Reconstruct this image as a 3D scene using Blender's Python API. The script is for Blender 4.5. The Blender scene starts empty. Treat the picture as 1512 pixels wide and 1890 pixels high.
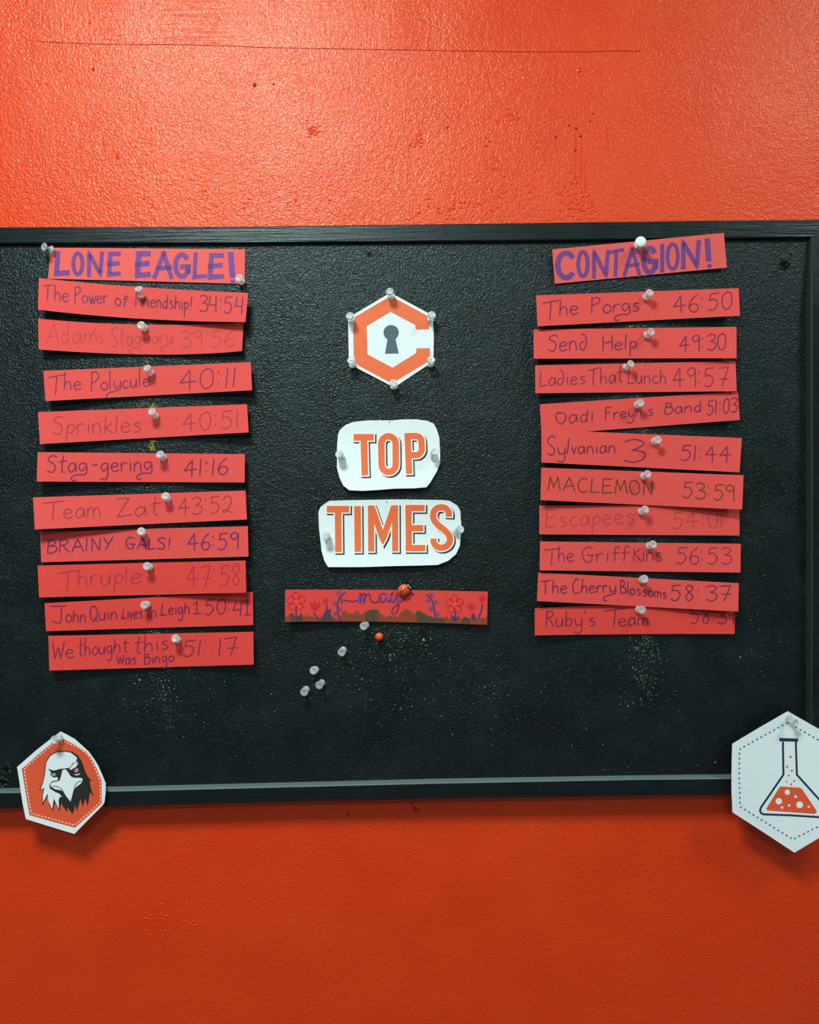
import bpy, bmesh, math, random
from mathutils import Vector, Matrix
from mathutils.geometry import tessellate_polygon
random.seed(7)
SC = bpy.context.scene
COL = SC.collection

# ------------------------------------------------------------------ camera
F_PX, CAM_D, EYE = 1454.0, 0.82, 1.5
yaw, pitch, roll = -0.01523, -0.02276, 0.01399
ROT = Matrix.Rotation(yaw, 3, 'Z') @ Matrix.Rotation(pitch, 3, 'X') @ Matrix.Rotation(roll, 3, 'Y')
CAM_POS = Vector((0, -CAM_D, EYE))
cam_data = bpy.data.cameras.new('camera')
cam_data.sensor_fit = 'VERTICAL'; cam_data.sensor_height = 36; cam_data.lens = F_PX / 1890 * 36
cam_data.clip_start = 0.01
cam = bpy.data.objects.new('camera', cam_data); COL.objects.link(cam)
r_, f_, u_ = ROT.col[0], ROT.col[1], ROT.col[2]
M4 = Matrix.Identity(4)
for i in range(3):
    M4[i][0], M4[i][1], M4[i][2], M4[i][3] = r_[i], u_[i], -f_[i], CAM_POS[i]
cam.matrix_world = M4
SC.camera = cam

# ------------------------------------------------------------------ world, lamps, exposure
w = bpy.data.worlds.new('room_light'); SC.world = w; w.use_nodes = True
w.node_tree.nodes['Background'].inputs[0].default_value = (0.86, 0.98, 1.0, 1)
w.node_tree.nodes['Background'].inputs[1].default_value = 0.15
def ceiling_lamp(name, loc, size, power, color, tilt=(0, 0, 0)):
    d = bpy.data.lights.new(name, 'AREA'); d.shape = 'RECTANGLE'; d.size, d.size_y = size
    d.energy = power; d.color = color
    o = bpy.data.objects.new(name, d); COL.objects.link(o); o.location = loc; o.rotation_euler = tilt
    return o
ceiling_lamp('ceiling_panel_light', (-0.32, -0.88, EYE + 0.94), (0.30, 0.30), 24.5, (0.84, 1.0, 0.98))
ceiling_lamp('ceiling_panel_light', (1.0, -0.70, EYE + 0.94), (0.26, 0.26), 8.5, (0.84, 1.0, 0.98))
ceiling_lamp('ceiling_panel_light', (-0.12, -2.15, EYE + 0.94), (0.45, 0.35), 16, (0.84, 1.0, 0.98))
SC.view_settings.view_transform = 'Standard'; SC.view_settings.look = 'None'
SC.view_settings.gamma = 1; SC.view_settings.use_curve_mapping = False
SC.view_settings.exposure = 0.0

# ------------------------------------------------------------------ helpers
def at(px, py, h):
    """a point of the photograph (1512x1890) carried onto the plane h metres in front of the wall"""
    d = ROT @ Vector(((px - 756) / F_PX, 1.0, -(py - 945) / F_PX))
    t = (-h - CAM_POS.y) / d.y
    return CAM_POS + d * t
def lin(c):
    c = c / 255.0
    return c / 12.92 if c <= 0.04045 else ((c + 0.055) / 1.055) ** 2.4
def rgb(c): return (lin(c[0]), lin(c[1]), lin(c[2]), 1)
def mat(name, c, rough=0.6, spec=0.5, **kw):
    m = bpy.data.materials.new(name); m.use_nodes = True
    b = m.node_tree.nodes['Principled BSDF']
    b.inputs['Base Color'].default_value = rgb(c); b.inputs['Roughness'].default_value = rough
    b.inputs['Specular IOR Level'].default_value = spec
    for k, v in kw.items(): b.inputs[k.replace('_', ' ')].default_value = v
    return m
class N:
    """small node graph writer"""
    def __init__(s, m): s.t = m.node_tree; s.b = s.t.nodes['Principled BSDF']; s.co = s.t.nodes.new('ShaderNodeTexCoord').outputs['Object']
    def mapped(s, scale, rot=(0, 0, 0)):
        n = s.t.nodes.new('ShaderNodeMapping'); n.inputs['Scale'].default_value = scale; n.inputs['Rotation'].default_value = rot
        s.t.links.new(s.co, n.inputs[0]); return n.outputs[0]
    def noise(s, scale, detail=2, rough=0.5, vec=None, dist=0):
        n = s.t.nodes.new('ShaderNodeTexNoise'); n.inputs['Scale'].default_value = scale
        n.inputs['Detail'].default_value = detail; n.inputs['Roughness'].default_value = rough; n.inputs['Distortion'].default_value = dist
        s.t.links.new(vec or s.co, n.inputs['Vector']); return n.outputs['Fac']
    def ramp(s, fac, stops):
        n = s.t.nodes.new('ShaderNodeValToRGB'); s.t.links.new(fac, n.inputs[0]); e = n.color_ramp.elements
        while len(e) < len(stops): e.new(0.5)
        for q, (p, c) in zip(e, stops): q.position = p; q.color = c if len(c) == 4 else rgb(c)
        return n.outputs[0]
    def math(s, op, a, b=0.0, c=None):
        n = s.t.nodes.new('ShaderNodeMath'); n.operation = op
        for i, v in enumerate((a, b) if c is None else (a, b, c)):
            if isinstance(v, (int, float)): n.inputs[i].default_value = v
            else: s.t.links.new(v, n.inputs[i])
        return n.outputs[0]
    def sep(s):
        n = s.t.nodes.new('ShaderNodeSeparateXYZ'); s.t.links.new(s.co, n.inputs[0]); return n.outputs
    def bump(s, hgt, dist, strength=1.0):
        n = s.t.nodes.new('ShaderNodeBump'); n.inputs['Distance'].default_value = dist; n.inputs['Strength'].default_value = strength
        s.t.links.new(hgt, n.inputs['Height']); s.t.links.new(n.outputs[0], s.b.inputs['Normal'])
    def to(s, sock, name): s.t.links.new(sock, s.b.inputs[name])
def G(v): return (v, v, v, 1)

def link(name, bm, material, parent=None, smooth=False):
    me = bpy.data.meshes.new(name); bm.normal_update(); bm.to_mesh(me); bm.free()
    for m in (material if isinstance(material, (list, tuple)) else [material]): me.materials.append(m)
    if smooth:
        for p in me.polygons: p.use_smooth = True
    o = bpy.data.objects.new(name, me); COL.objects.link(o)
    if parent: 
        o.parent = parent
        o.matrix_parent_inverse = Matrix.Translation(-parent.location)
    return o
def empty(name, loc):
    o = bpy.data.objects.new(name, None); COL.objects.link(o); o.location = loc; o.empty_display_size = 0.01
    return o
def tag(o, label, cat, group=None):
    o['label'] = label; o['category'] = cat
    if group: o['group'] = group
    return o
def box(bm, a, b):
    r = bmesh.ops.create_cube(bm, size=1)
    for v in r['verts']:
        v.co = Vector(((a[i] + b[i]) / 2 + v.co[i] * (b[i] - a[i]) for i in range(3)))
    return r['verts']

# ------------------------------------------------------------------ flat drawing on (curved) sheets, in photograph pixels
def smooth_line(pts, n=5, closed=False):
    if len(pts) < 3: return list(pts)
    out = []; L = len(pts)
    rng = range(L) if closed else range(L - 1)
    for i in rng:
        if closed: p0, p1, p2, p3 = (pts[(i + k) % L] for k in (-1, 0, 1, 2))
        else: p0, p1, p2, p3 = pts[max(i - 1, 0)], pts[i], pts[i + 1], pts[min(i + 2, L - 1)]
        for k in range(n):
            t = k / n
            out.append(tuple(0.5 * (2 * p1[j] + (p2[j] - p0[j]) * t + (2 * p0[j] - 5 * p1[j] + 4 * p2[j] - p3[j]) * t * t + (3 * p1[j] - p0[j] - 3 * p2[j] + p3[j]) * t ** 3) for j in (0, 1)))
    out.append(tuple(pts[0]) if closed else tuple(pts[-1]))
    return out
def densify(pts, step):
    out = [pts[0]]
    for a, b in zip(pts, pts[1:]):
        d = math.dist(a, b); n = max(1, int(d / step))
        for k in range(1, n + 1): out.append((a[0] + (b[0] - a[0]) * k / n, a[1] + (b[1] - a[1]) * k / n))
    return out
def ribbon(bm, pts, width, hf, off, closed=False, ends=0.0, rnd=False, step=3):
    """a stroke of constant width laid on the sheet hf(px,py), off metres above it"""
    q = [pts[0]]
    for p in pts[1:]:
        if math.dist(p, q[-1]) > 0.12: q.append(p)
    pts = q
    if len(pts) < 2: pts = [pts[0], (pts[0][0] + 0.6, pts[0][1] + 0.4)]
    if closed and math.dist(pts[0], pts[-1]) < 0.3: pts = pts[:-1]
    def unit(a, b):
        d = math.dist(a, b) or 1; return ((b[0] - a[0]) / d, (b[1] - a[1]) / d)
    if not closed:
        e = ends + (width * 0.25 if rnd else 0)
        u = unit(pts[0], pts[1]); v = unit(pts[-2], pts[-1])
        pts = [(pts[0][0] - u[0] * e, pts[0][1] - u[1] * e)] + pts[1:-1] + [(pts[-1][0] + v[0] * e, pts[-1][1] + v[1] * e)] if e else pts
    pts = densify(pts + ([pts[0]] if closed else []), step)
    if closed: pts = pts[:-1]
    n = len(pts); L = []; C_ = []; R = []
    for i, p in enumerate(pts):
        a = pts[i - 1] if (i or closed) else None; b = pts[(i + 1) % n] if (i < n - 1 or closed) else None
        if a is None: u = unit(p, b); k = 1
        elif b is None: u = unit(a, p); k = 1
        else:
            u1, u2 = unit(a, p), unit(p, b); s = (u1[0] + u2[0], u1[1] + u2[1]); m = math.hypot(*s)
            if m < 0.3: u = u1; k = 1
            else: u = (s[0] / m, s[1] / m); k = min(1.9, 2 / m)
        wd = width / 2 * k
        if rnd and not closed and (i == 0 or i == n - 1): wd *= 0.55
        for S, sg in ((L, 1), (C_, 0), (R, -1)):
            x, y = p[0] - u[1] * wd * sg, p[1] + u[0] * wd * sg
            S.append(bm.verts.new(at(x, y, hf(x, y) + off)))
    for i in range(n if closed else n - 1):
        j = (i + 1) % n
        bm.faces.new((R[i], R[j], C_[j], C_[i])); bm.faces.new((C_[i], C_[j], L[j], L[i]))
def sheet_cut(outlines, gx, gy):
    """2D polygon(s) filled and cut by a grid so the sheet can bend; returns a bmesh in pixel space"""
    bm = bmesh.new(); edges = []
    for pts in outlines:
        vs = [bm.verts.new((p[0], p[1], 0)) for p in pts]
        edges += [bm.edges.new((vs[i], vs[(i + 1) % len(vs)])) for i in range(len(vs))]
    if len(outlines) == 1:
        for e in edges: bm.edges.remove(e)
        for tri in tessellate_polygon([[v.co for v in vs]]):
            if len(set(tri)) == 3: bm.faces.new([vs[i] for i in tri])
    else:
        bmesh.ops.triangle_fill(bm, use_beauty=True, edges=edges)
    xs = [v.co.x for v in bm.verts]; ys = [v.co.y for v in bm.verts]
    for lo, hi, g, ax in ((min(xs), max(xs), gx, 0), (min(ys), max(ys), gy, 1)):
        k = math.floor(lo / g) * g + g
        while k < hi:
            co = [0, 0, 0]; no = [0, 0, 0]; co[ax] = k; no[ax] = 1
            bmesh.ops.bisect_plane(bm, geom=bm.verts[:] + bm.edges[:] + bm.faces[:], plane_co=co, plane_no=no)
            k += g
    return bm
def face_out(bm):
    for f in bm.faces:
        if f.normal.y > 0: f.normal_flip()
def fill(bm_out, outlines, hf, off, g=5):
    b = sheet_cut(outlines, g, g)
    mp = {v: bm_out.verts.new(at(v.co.x, v.co.y, hf(v.co.x, v.co.y) + off)) for v in b.verts}
    for f in b.faces:
        try: bm_out.faces.new([mp[v] for v in f.verts])
        except ValueError: pass
    b.free()
def paper(name, outline, hf, material, thick=0.0003, g=5, parent=None):
    bm = bmesh.new(); fill(bm, [outline], hf, 0, g)
    bmesh.ops.triangulate(bm, faces=bm.faces[:]); bm.normal_update()
    r = bmesh.ops.extrude_face_region(bm, geom=bm.faces[:])
    for v in r['geom']:
        if isinstance(v, bmesh.types.BMVert): v.co.y += thick
    bmesh.ops.recalc_face_normals(bm, faces=bm.faces[:])
    return link(name, bm, material, parent)
def circle(cx, cy, r, n=20, ry=None, rot=0):
    ry = ry or r
    return [(cx + r * math.cos(a) * math.cos(rot) - ry * math.sin(a) * math.sin(rot), cy + r * math.cos(a) * math.sin(rot) + ry * math.sin(a) * math.cos(rot)) for a in (2 * math.pi * k / n for k in range(n))]
def view(ox, oy, s):
    return lambda pts: [(ox + x / s, oy + y / s) for x, y in pts]

# ------------------------------------------------------------------ materials
T_FR, T_TOP, H_B = 0.022, 0.0155, 0.011      # front of the frame, face of the board, from the wall
M = {}
def wall_paint(name, ridge=False):
    m = mat(name, (226, 66, 6), 0.28, 0.6, Specular_Tint=(1.0, 0.90, 0.68, 1)); n = N(m)
    n.b.inputs['Coat Weight'].default_value = 0.0
    fine = n.noise(470, 2, 0.55, dist=0.5); mid = n.noise(170, 2, 0.5, dist=0.3); big = n.noise(7, 3, 0.55)
    col = n.ramp(n.noise(11, 3, 0.6), [(0.30, (227, 55, 7)), (0.55, (231, 60, 9)), (0.8, (235, 66, 14))]); n.to(col, 'Base Color')
    n.to(n.math('MULTIPLY_ADD', big, 0.22, 0.24), 'Roughness')
    h = n.math('ADD', n.math('MULTIPLY', fine, 0.75), n.math('MULTIPLY', mid, 0.6))
    amp = n.math('MULTIPLY_ADD', n.noise(5, 2), 0.9, 0.6)
    h = n.math('MULTIPLY', h, amp)
    if ridge:
        lines = n.noise(1, 3, 0.6, n.mapped((14, 1, 330)), 0.6)
        cross = n.noise(1, 2, 0.6, n.mapped((420, 1, 40)), 0.5)
        pick = n.ramp(n.noise(1.0, 1, 0.5, n.mapped((13, 1, 5))), [(0.35, G(0)), (0.65, G(1))])
        mixn = n.math('ADD', n.math('MULTIPLY', lines, pick), n.math('MULTIPLY', n.math('MULTIPLY', cross, 0.45), n.math('SUBTRACT', 1.0, pick)))
        h = n.math('ADD', n.math('MULTIPLY', h, 0.8), n.math('MULTIPLY', mixn, 1.0))
    h = n.math('ADD', h, n.math('MULTIPLY', n.noise(14, 1), 1.3))
    n.bump(h, 0.0015, 0.65)
    return m
M['wall'] = wall_paint('red_orange_gloss_paint')
M['patch'] = wall_paint('red_orange_gloss_paint_over_filler', True)
def black_paint(name, scale, dist, rough, wood=False):
    m = mat(name, (18, 26, 26), rough, 0.40, Specular_Tint=(0.84, 1.0, 0.96, 1)); n = N(m)
    dust = n.noise(26, 4, 0.65)
    col = n.ramp(dust, [(0.35, (14, 18, 20)), (0.62, (20, 26, 28)), (0.80, (33, 41, 45))])
    n.to(col, 'Base Color')
    if wood:
        g = n.noise(1, 4, 0.6, n.mapped(wood), 0.3); h = n.math('ADD', g, n.math('MULTIPLY', n.noise(500, 2), 0.25))
    else:
        h = n.math('ADD', n.noise(scale, 2, 0.55, dist=0.4), n.math('MULTIPLY', n.noise(scale * 0.25, 2), 0.6))
        n.to(n.math('MULTIPLY_ADD', dust, 0.25, rough - 0.12), 'Roughness')
    n.bump(h, dist, 0.9)
    return m
M['board'] = black_paint('black_painted_fabric_board', 560, 0.0010, 0.31)
M['rail'] = black_paint('black_painted_wood_rail', 0, 0.0006, 0.33, (14, 300, 420))
M['stile'] = black_paint('black_painted_wood_stile', 0, 0.0006, 0.33, (420, 300, 14))
def card(name, c):
    m = mat(name, c, 0.75, 0.25); n = N(m)
    a = tuple(max(0, q - 6) for q in c); b = tuple(min(255, q + 5) for q in c)
    n.to(n.ramp(n.noise(900, 3, 0.7), [(0.3, a), (0.7, b)]), 'Base Color'); n.bump(n.noise(1500, 2), 0.0001, 0.5)
    return m
M['card'] = card('red_card', (225, 78, 72)); M['card_light'] = card('coral_red_card', (236, 98, 90)); M['card_deep'] = card('deep_red_card', (222, 66, 58))
M['white'] = card('white_paper', (232, 240, 240))
M['orange'] = mat('orange_print', (241, 112, 66), 0.6, 0.3); M['orange_deep'] = mat('orange_red_print', (232, 88, 54), 0.6, 0.3)
M['grey_ink'] = mat('slate_grey_print', (84, 102, 108), 0.6, 0.3); M['navy'] = mat('navy_print', (36, 48, 68), 0.6, 0.3)
M['dark_print'] = mat('dark_teal_print', (34, 58, 62), 0.6, 0.3); M['eagle_dark'] = mat('charcoal_print', (42, 40, 36), 0.6, 0.3)
M['dash_blue'] = mat('blue_dash_print', (58, 96, 134), 0.6, 0.3); M['pink'] = mat('pink_grey_print', (176, 140, 150), 0.6, 0.3)
M['cream'] = mat('cream_print_edge', (252, 240, 226), 0.6, 0.3); M['pale_dash'] = mat('pale_dash_print', (248, 225, 205), 0.6, 0.3)
INK = {'purple': (118, 30, 68), 'mid': (136, 36, 68), 'faded': (166, 44, 62), 'faint': (186, 56, 64), 'violet': (112, 38, 88), 'olive': (112, 52, 34), 'marker': (112, 66, 140), 'sepia': (150, 40, 50)}
for k, c in INK.items():
    m = mat('ink_' + k, c, 0.6, 0.3); n = N(m)
    b = tuple(min(255, int(q * 1.0 + (229 - q if i == 0 else (74 - q if i == 1 else 66 - q)) * 0.22)) for i, q in enumerate(c))
    n.to(n.ramp(n.noise(260 if k == 'marker' else 700, 2, 0.6), [(0.38, c), (0.72, b)]), 'Base Color'); M[k] = m
def clear_plastic(name):
    m = mat(name, (244, 250, 248), 0.08, 0.5); b = m.node_tree.nodes['Principled BSDF']
    b.inputs['Transmission Weight'].default_value = 0.72; b.inputs['IOR'].default_value = 1.35
    b.inputs['Subsurface Weight'].default_value = 0.0
    return m
M['clear'] = clear_plastic('clear_plastic'); M['steel'] = mat('steel', (190, 190, 190), 0.3, 0.5, Metallic=1.0)
M['white_plastic'] = mat('white_plastic', (236, 240, 238), 0.3, 0.5); M['orange_plastic'] = mat('orange_plastic', (250, 92, 16), 0.3, 0.5)
M['bug_red'] = mat('ladybird_red', (244, 98, 50), 0.35, 0.5); M['black_gloss'] = mat('black_gloss', (20, 16, 16), 0.35, 0.5)
M['fleck'] = mat('pale_foam_flecks', (150, 165, 160), 0.8, 0.2); M['straw'] = mat('straw_yellow_fibre', (196, 164, 70), 0.8, 0.2)
M['hole'] = mat('torn_hole_dark', (8, 9, 9), 0.9, 0.1); M['nib'] = mat('red_paint_nib', (231, 60, 9), 0.3, 0.5, Specular_Tint=(1.0, 0.88, 0.66, 1)); M['dark_nib'] = mat('dark_red_paint_drip', (150, 30, 16), 0.3, 0.5)

# ------------------------------------------------------------------ the setting: wall, filler patch
bm = bmesh.new(); box(bm, (-1.6, 0, 0), (1.6, 0.12, 2.6))
o = link('wall_back', bm, M['wall']); o['kind'] = 'structure'; o['label'] = 'glossy orange red painted wall behind the board'
patch_px = [(66, -60), (70, 40), (68, 76), (180, 81), (330, 82), (420, 84), (480, 87), (590, 89), (700, 91), (820, 93), (960, 95), (1090, 95), (1130, 93), (1183, 94), (1182, 40), (1180, -60)]
pt = paper('trim_1', patch_px, lambda x, y: 0.0006, M['patch'], 0.0005, 60)
pt['kind'] = 'structure'; pt['label'] = 'raised painted over filler patch along the top of the wall'
# drips, nibs and blisters in the paint
bm = bmesh.new(); bm2 = bmesh.new()
def blob(b, x, y, r, ry=None, hgt=0.6, h0=0.0, n=8):
    S = 0.000564; c = at(x, y, h0); ry = ry or r
    top = b.verts.new(c + Vector((0, -r * S * hgt, 0))); rings = []
    for k, (q, hh) in enumerate(((0.6, 0.78), (1.0, 0.0))):
        rings.append([b.verts.new(c + Vector((math.cos(a) * r * q * S, -r * S * hgt * hh, math.sin(a) * ry * q * S))) for a in (2 * math.pi * i / n for i in range(n))])
    for i in range(n):
        j = (i + 1) % n
        b.faces.new((top, rings[0][i], rings[0][j])); b.faces.new((rings[0][i], rings[1][i], rings[1][j], rings[0][j]))
for x, y, r in ((470, 157, 3.6), (172, 128, 2.8), (505, 155, 1.8), (826, 235, 2.2), (1026, 253, 2.6), (1051, 231, 2.6), (1064, 237, 2.6), (1072, 251, 2.6), (1062, 277, 2.8), (1090, 224, 2.0), (897, 254, 1.8), (904, 262, 1.8), (898, 269, 1.8), (1095, 210, 1.8), (1006, 225, 1.6), (350, 1655, 1.8)):
    blob(bm2, x, y, r, r * 1.25)
for x, y, r in ((168, 42, 5), (292, 8, 5), (404, 34, 5), (1009, 24, 4), (1070, 130, 6), (1064, 336, 4), (1076, 362, 4), (1085, 360, 4), (774, 392, 4), (1053, 316, 4), (1004, 288, 3), (275, 1726, 3), (290, 1697, 2.5), (1300, 1612, 2.5), (1317, 1848, 2.5), (470, 1655, 2), (935, 210, 3), (933, 213, 2)):
    blob(bm, x, y, r, r * 0.8, 0.3)
for cx, cy, sx, sy, q in ((580, 240, 14, 14, 40), (770, 258, 12, 16, 26), (1065, 372, 32, 34, 90), (820, 380, 40, 26, 30), (900, 360, 120, 50, 50), (940, 215, 30, 16, 26), (300, 1700, 60, 26, 30), (430, 372, 200, 30, 40), (216, 290, 6, 6, 8)):
    for _ in range(q):
        blob(bm, random.gauss(cx, sx * 0.5), min(random.gauss(cy, sy * 0.5), 404 if cy < 420 else 1880), random.uniform(1.2, 3.4), random.uniform(1.0, 2.6), 0.42, n=6)
wv = bpy.data.objects['wall_back']
o = link('paint_nibs', bm, M['nib'], wv, True); o['kind'] = 'stuff'
o = link('dark_paint_drips', bm2, M['dark_nib'], wv, True); o['kind'] = 'stuff'
bm = bmesh.new(); flat0 = lambda x, y: 0.0
for k in range(14): ribbon(bm, circle(911, 301, 11, 28), 1.2, flat0, 0.0004, closed=True) if k == 0 else None
for a, b in (((1063, 245), (1061, 330)), ((1073, 255), (1071, 340)), ((1120, 235), (1124, 290)), ((1079, 300), (1080, 360))):
    ribbon(bm, [a, ((a[0] + b[0]) / 2 + 1, (a[1] + b[1]) / 2), b], 1.1, flat0, 0.0005)
link('paint_runs', bm, M['nib'], wv)['kind'] = 'stuff'
bm = bmesh.new()                                                       # hairline cracks just under the board
for l in ([(758, 1481), (763, 1487), (765, 1492), (762, 1497)], [(765, 1490), (770, 1493), (774, 1497)], [(765, 1492), (768, 1499), (766, 1501)], [(771, 1495), (778, 1494)], [(644, 1497), (642, 1503), (640, 1507)], [(644, 1500), (647, 1508)]):
    ribbon(bm, smooth_line(l), 1.3, flat0, 0.0003)
link('crack', bm, mat('crack_dark', (70, 14, 10), 0.8), wv)['kind'] = 'stuff'

# ------------------------------------------------------------------ notice board
nb = empty('notice_board', (0, 0, EYE - 0.02))
tag(nb, 'large black painted notice board with black wooden frame on the red wall', 'notice board')
XL, XR = at(-62, 950, H_B).x, at(1496, 950, H_B).x
ZT, ZB = at(756, 436, H_B).z, at(756, 1460, H_B).z
bm = bmesh.new(); box(bm, (XL, -H_B, ZB), (XR + 0.006, -0.0005, ZT)); link('panel', bm, M['board'], nb)
M['pale_ledge'] = mat('pale_upper_edge', (96, 112, 109), 0.7, 0.3); M['inner_edge'] = mat('green_black_edge', (40, 53, 50), 0.6, 0.4)  # paler grey-green on the bottom rail's top face and right stile's inner face
def member(name, inner, outer, m, hs=None, edge=None):
    """a moulding: px polylines of its inner and outer front edges"""
    bm = bmesh.new(); rows = []
    n = len(inner)
    for i in range(n):
        T = hs[i] if hs else T_FR; a = at(*inner[i], T); b = at(*outer[i], T)
        d = (b - a).normalized(); ch = 0.0011
        sec = [Vector((a.x, -0.002, a.z)), a + Vector((0, ch, 0)), a + d * ch, b - d * ch, b + Vector((0, ch, 0)), Vector((b.x, -0.0005, b.z))]
        rows.append([bm.verts.new(p) for p in sec])
    for r0, r1 in zip(rows, rows[1:]):
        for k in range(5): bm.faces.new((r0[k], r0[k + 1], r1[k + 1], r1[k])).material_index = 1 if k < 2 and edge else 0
        bm.faces.new((r0[5], r0[0], r1[0], r1[5]))
    bm.faces.new(rows[0]); bm.faces.new(rows[-1][::-1])
    bmesh.ops.recalc_face_normals(bm, faces=bm.faces[:])
    return link(name, bm, [m, edge] if edge else m, nb)
member('frame_rail', [(-60, 449), (0, 449.5), (440, 448.6), (1020, 443.6), (1300, 440), (1498, 438.5)], [(-88, 418), (0, 418.8), (440, 418), (1020, 410.5), (1300, 406.8), (1528, 404.5)], M['rail'], [T_TOP] * 6)
member('frame_rail', [(-60, 1464), (0, 1462), (210, 1459), (500, 1452), (800, 1444.5), (1180, 1438), (1345, 1436), (1498, 1433)], [(-88, 1496), (0, 1492.7), (210, 1489.5), (500, 1481.5), (800, 1475), (1150, 1470), (1345, 1468), (1528, 1466)], M['rail'], None, M['pale_ledge'])
member('frame_stile', [(1498, 438.5), (1498, 560), (1498.5, 950), (1498, 1433)], [(1528, 404.5), (1528, 560), (1529, 950), (1528, 1466)], M['stile'], [T_TOP, 0.021, T_FR, T_FR], M['inner_edge'])
member('frame_stile', [(-60, 449), (-61, 950), (-60, 1464)], [(-88, 418), (-90, 950), (-88, 1496)], M['stile'], [T_TOP, T_FR, T_FR])
# crumbs round the pin holes
bm = bmesh.new(); by = bmesh.new(); fb = lambda x, y: H_B
def fleck(b, x, y, r):
    c = at(x, y, H_B + 0.0001); S = 0.000564; a0 = random.random() * 6
    base = [b.verts.new(c + Vector((math.cos(a0 + k * 2.1 + random.random() * .5) * r * S * random.uniform(.5, 1.3), 0, math.sin(a0 + k * 2.1) * r * S))) for k in range(3)]
    t = b.verts.new(c + Vector((random.uniform(-.3, .3) * r * S, -r * S * 0.9, random.uniform(-.3, .3) * r * S)))
    for i in range(3): b.faces.new((t, base[i], base[(i + 1) % 3]))
clouds = [(258, 670, 30, 8, 40), (278, 750, 30, 8, 45), (275, 828, 26, 8, 40), (272, 900, 18, 8, 40), (285, 970, 16, 5, 16), (275, 1098, 18, 4, 24), (288, 1168, 18, 5, 28), (295, 1265, 36, 34, 110),
          (310, 1310, 40, 30, 50), (1185, 1185, 26, 16, 90), (1190, 1215, 40, 30, 110), (1190, 1255, 26, 26, 90), (1200, 1290, 60, 20, 50), (1180, 535, 30, 8, 26), (1175, 603, 22, 5, 18), (1185, 665, 22, 4, 18), (1178, 733, 22, 5, 22), (1185, 797, 18, 5, 22),
          (1190, 862, 20, 4, 12), (1185, 998, 18, 3, 14), (1180, 1062, 16, 3, 12), (740, 1170, 90, 18, 110), (730, 1200, 110, 30, 130), (700, 1260, 150, 60, 90), (660, 1075, 70, 14, 60), (790, 1080, 70, 12, 40), (890, 1270, 40, 30, 30), (800, 1290, 120, 60, 40),
          (1000, 1300, 300, 100, 90), (300, 1300, 200, 80, 60), (1410, 1190, 40, 60, 30), (640, 800, 60, 200, 50), (850, 850, 60, 150, 40), (1400, 1000, 30, 200, 24)]
for cx, cy, sx, sy, q in clouds:
    for _ in range(q):
        x, y = random.gauss(cx, sx * 0.55), random.gauss(cy, sy * 0.6)
        if 465 < y < 1425 and 2 < x < 1480: fleck(bm, x, y, random.choice((0.5, 0.6, 0.8, 1.0, 1.4)))
for x, y, r in ((783, 1181, 4), (721, 1209, 2.2), (721, 1218, 2.4), (1320, 1407, 2), (1289, 1413, 1.6), (258, 1255, 3), (1367, 1213, 2.5), (693, 1215, 2), (895, 1268, 2.6)): fleck(bm, x, y, r)
for cx, cy, sx, sy, q in ((281, 752, 6, 6, 40), (268, 748, 14, 4, 14), (280, 826, 8, 7, 50), (281, 815, 3, 6, 14), (290, 1100, 10, 2, 16), (277, 970, 5, 2, 8), (270, 668, 12, 3, 8), (1185, 792, 10, 3, 8), (1165, 603, 6, 3, 8)):
    for _ in range(q): fleck(by, random.gauss(cx, sx * 0.5), random.gauss(cy, sy * 0.5), random.uniform(0.7, 1.9))
link('foam_flecks', bm, M['fleck'], nb)['kind'] = 'stuff'
link('straw_fibres', by, M['straw'], nb)['kind'] = 'stuff'
# torn holes in the corners
def torn_hole(cx, cy, r, n=14):
    bm = bmesh.new(); pts = [(cx + math.cos(a) * r * q, cy + math.sin(a) * r * q) for a, q in ((2 * math.pi * k / n, random.uniform(.7, 1.2)) for k in range(n))]
    fill(bm, [pts], fb, 0.00015); face_out(bm); o = link('torn_hole', bm, M['hole'], nb)
    bm = bmesh.new()
    for k in range(n):
        p, q = pts[k], pts[(k + 1) % n]
        a, b = at(*p, H_B), at(*q, H_B); m = at((p[0] + q[0]) / 2 + (p[0] - cx) * random.uniform(.1, .4), (p[1] + q[1]) / 2 + (p[1] - cy) * random.uniform(.1, .4), H_B + random.uniform(.0008, .0024))
        bm.faces.new([bm.verts.new(v) for v in (a, b, m)])
    link('torn_edge', bm, M['board'], o)
    bm = bmesh.new()
    for k in range(n * 2):
        p = pts[k % n]; fleck(bm, p[0] + random.gauss(0, 1.5), p[1] + random.gauss(0, 1.5), random.uniform(.5, 1.3))
    link('torn_flecks', bm, M['fleck'], o)['kind'] = 'stuff'
torn_hole(1449, 488, 8.5); torn_hole(12, 1417, 8); torn_hole(7, 1443, 8); torn_hole(1461, 470, 3.4); torn_hole(682, 469, 4); torn_hole(272, 899, 6)

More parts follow.
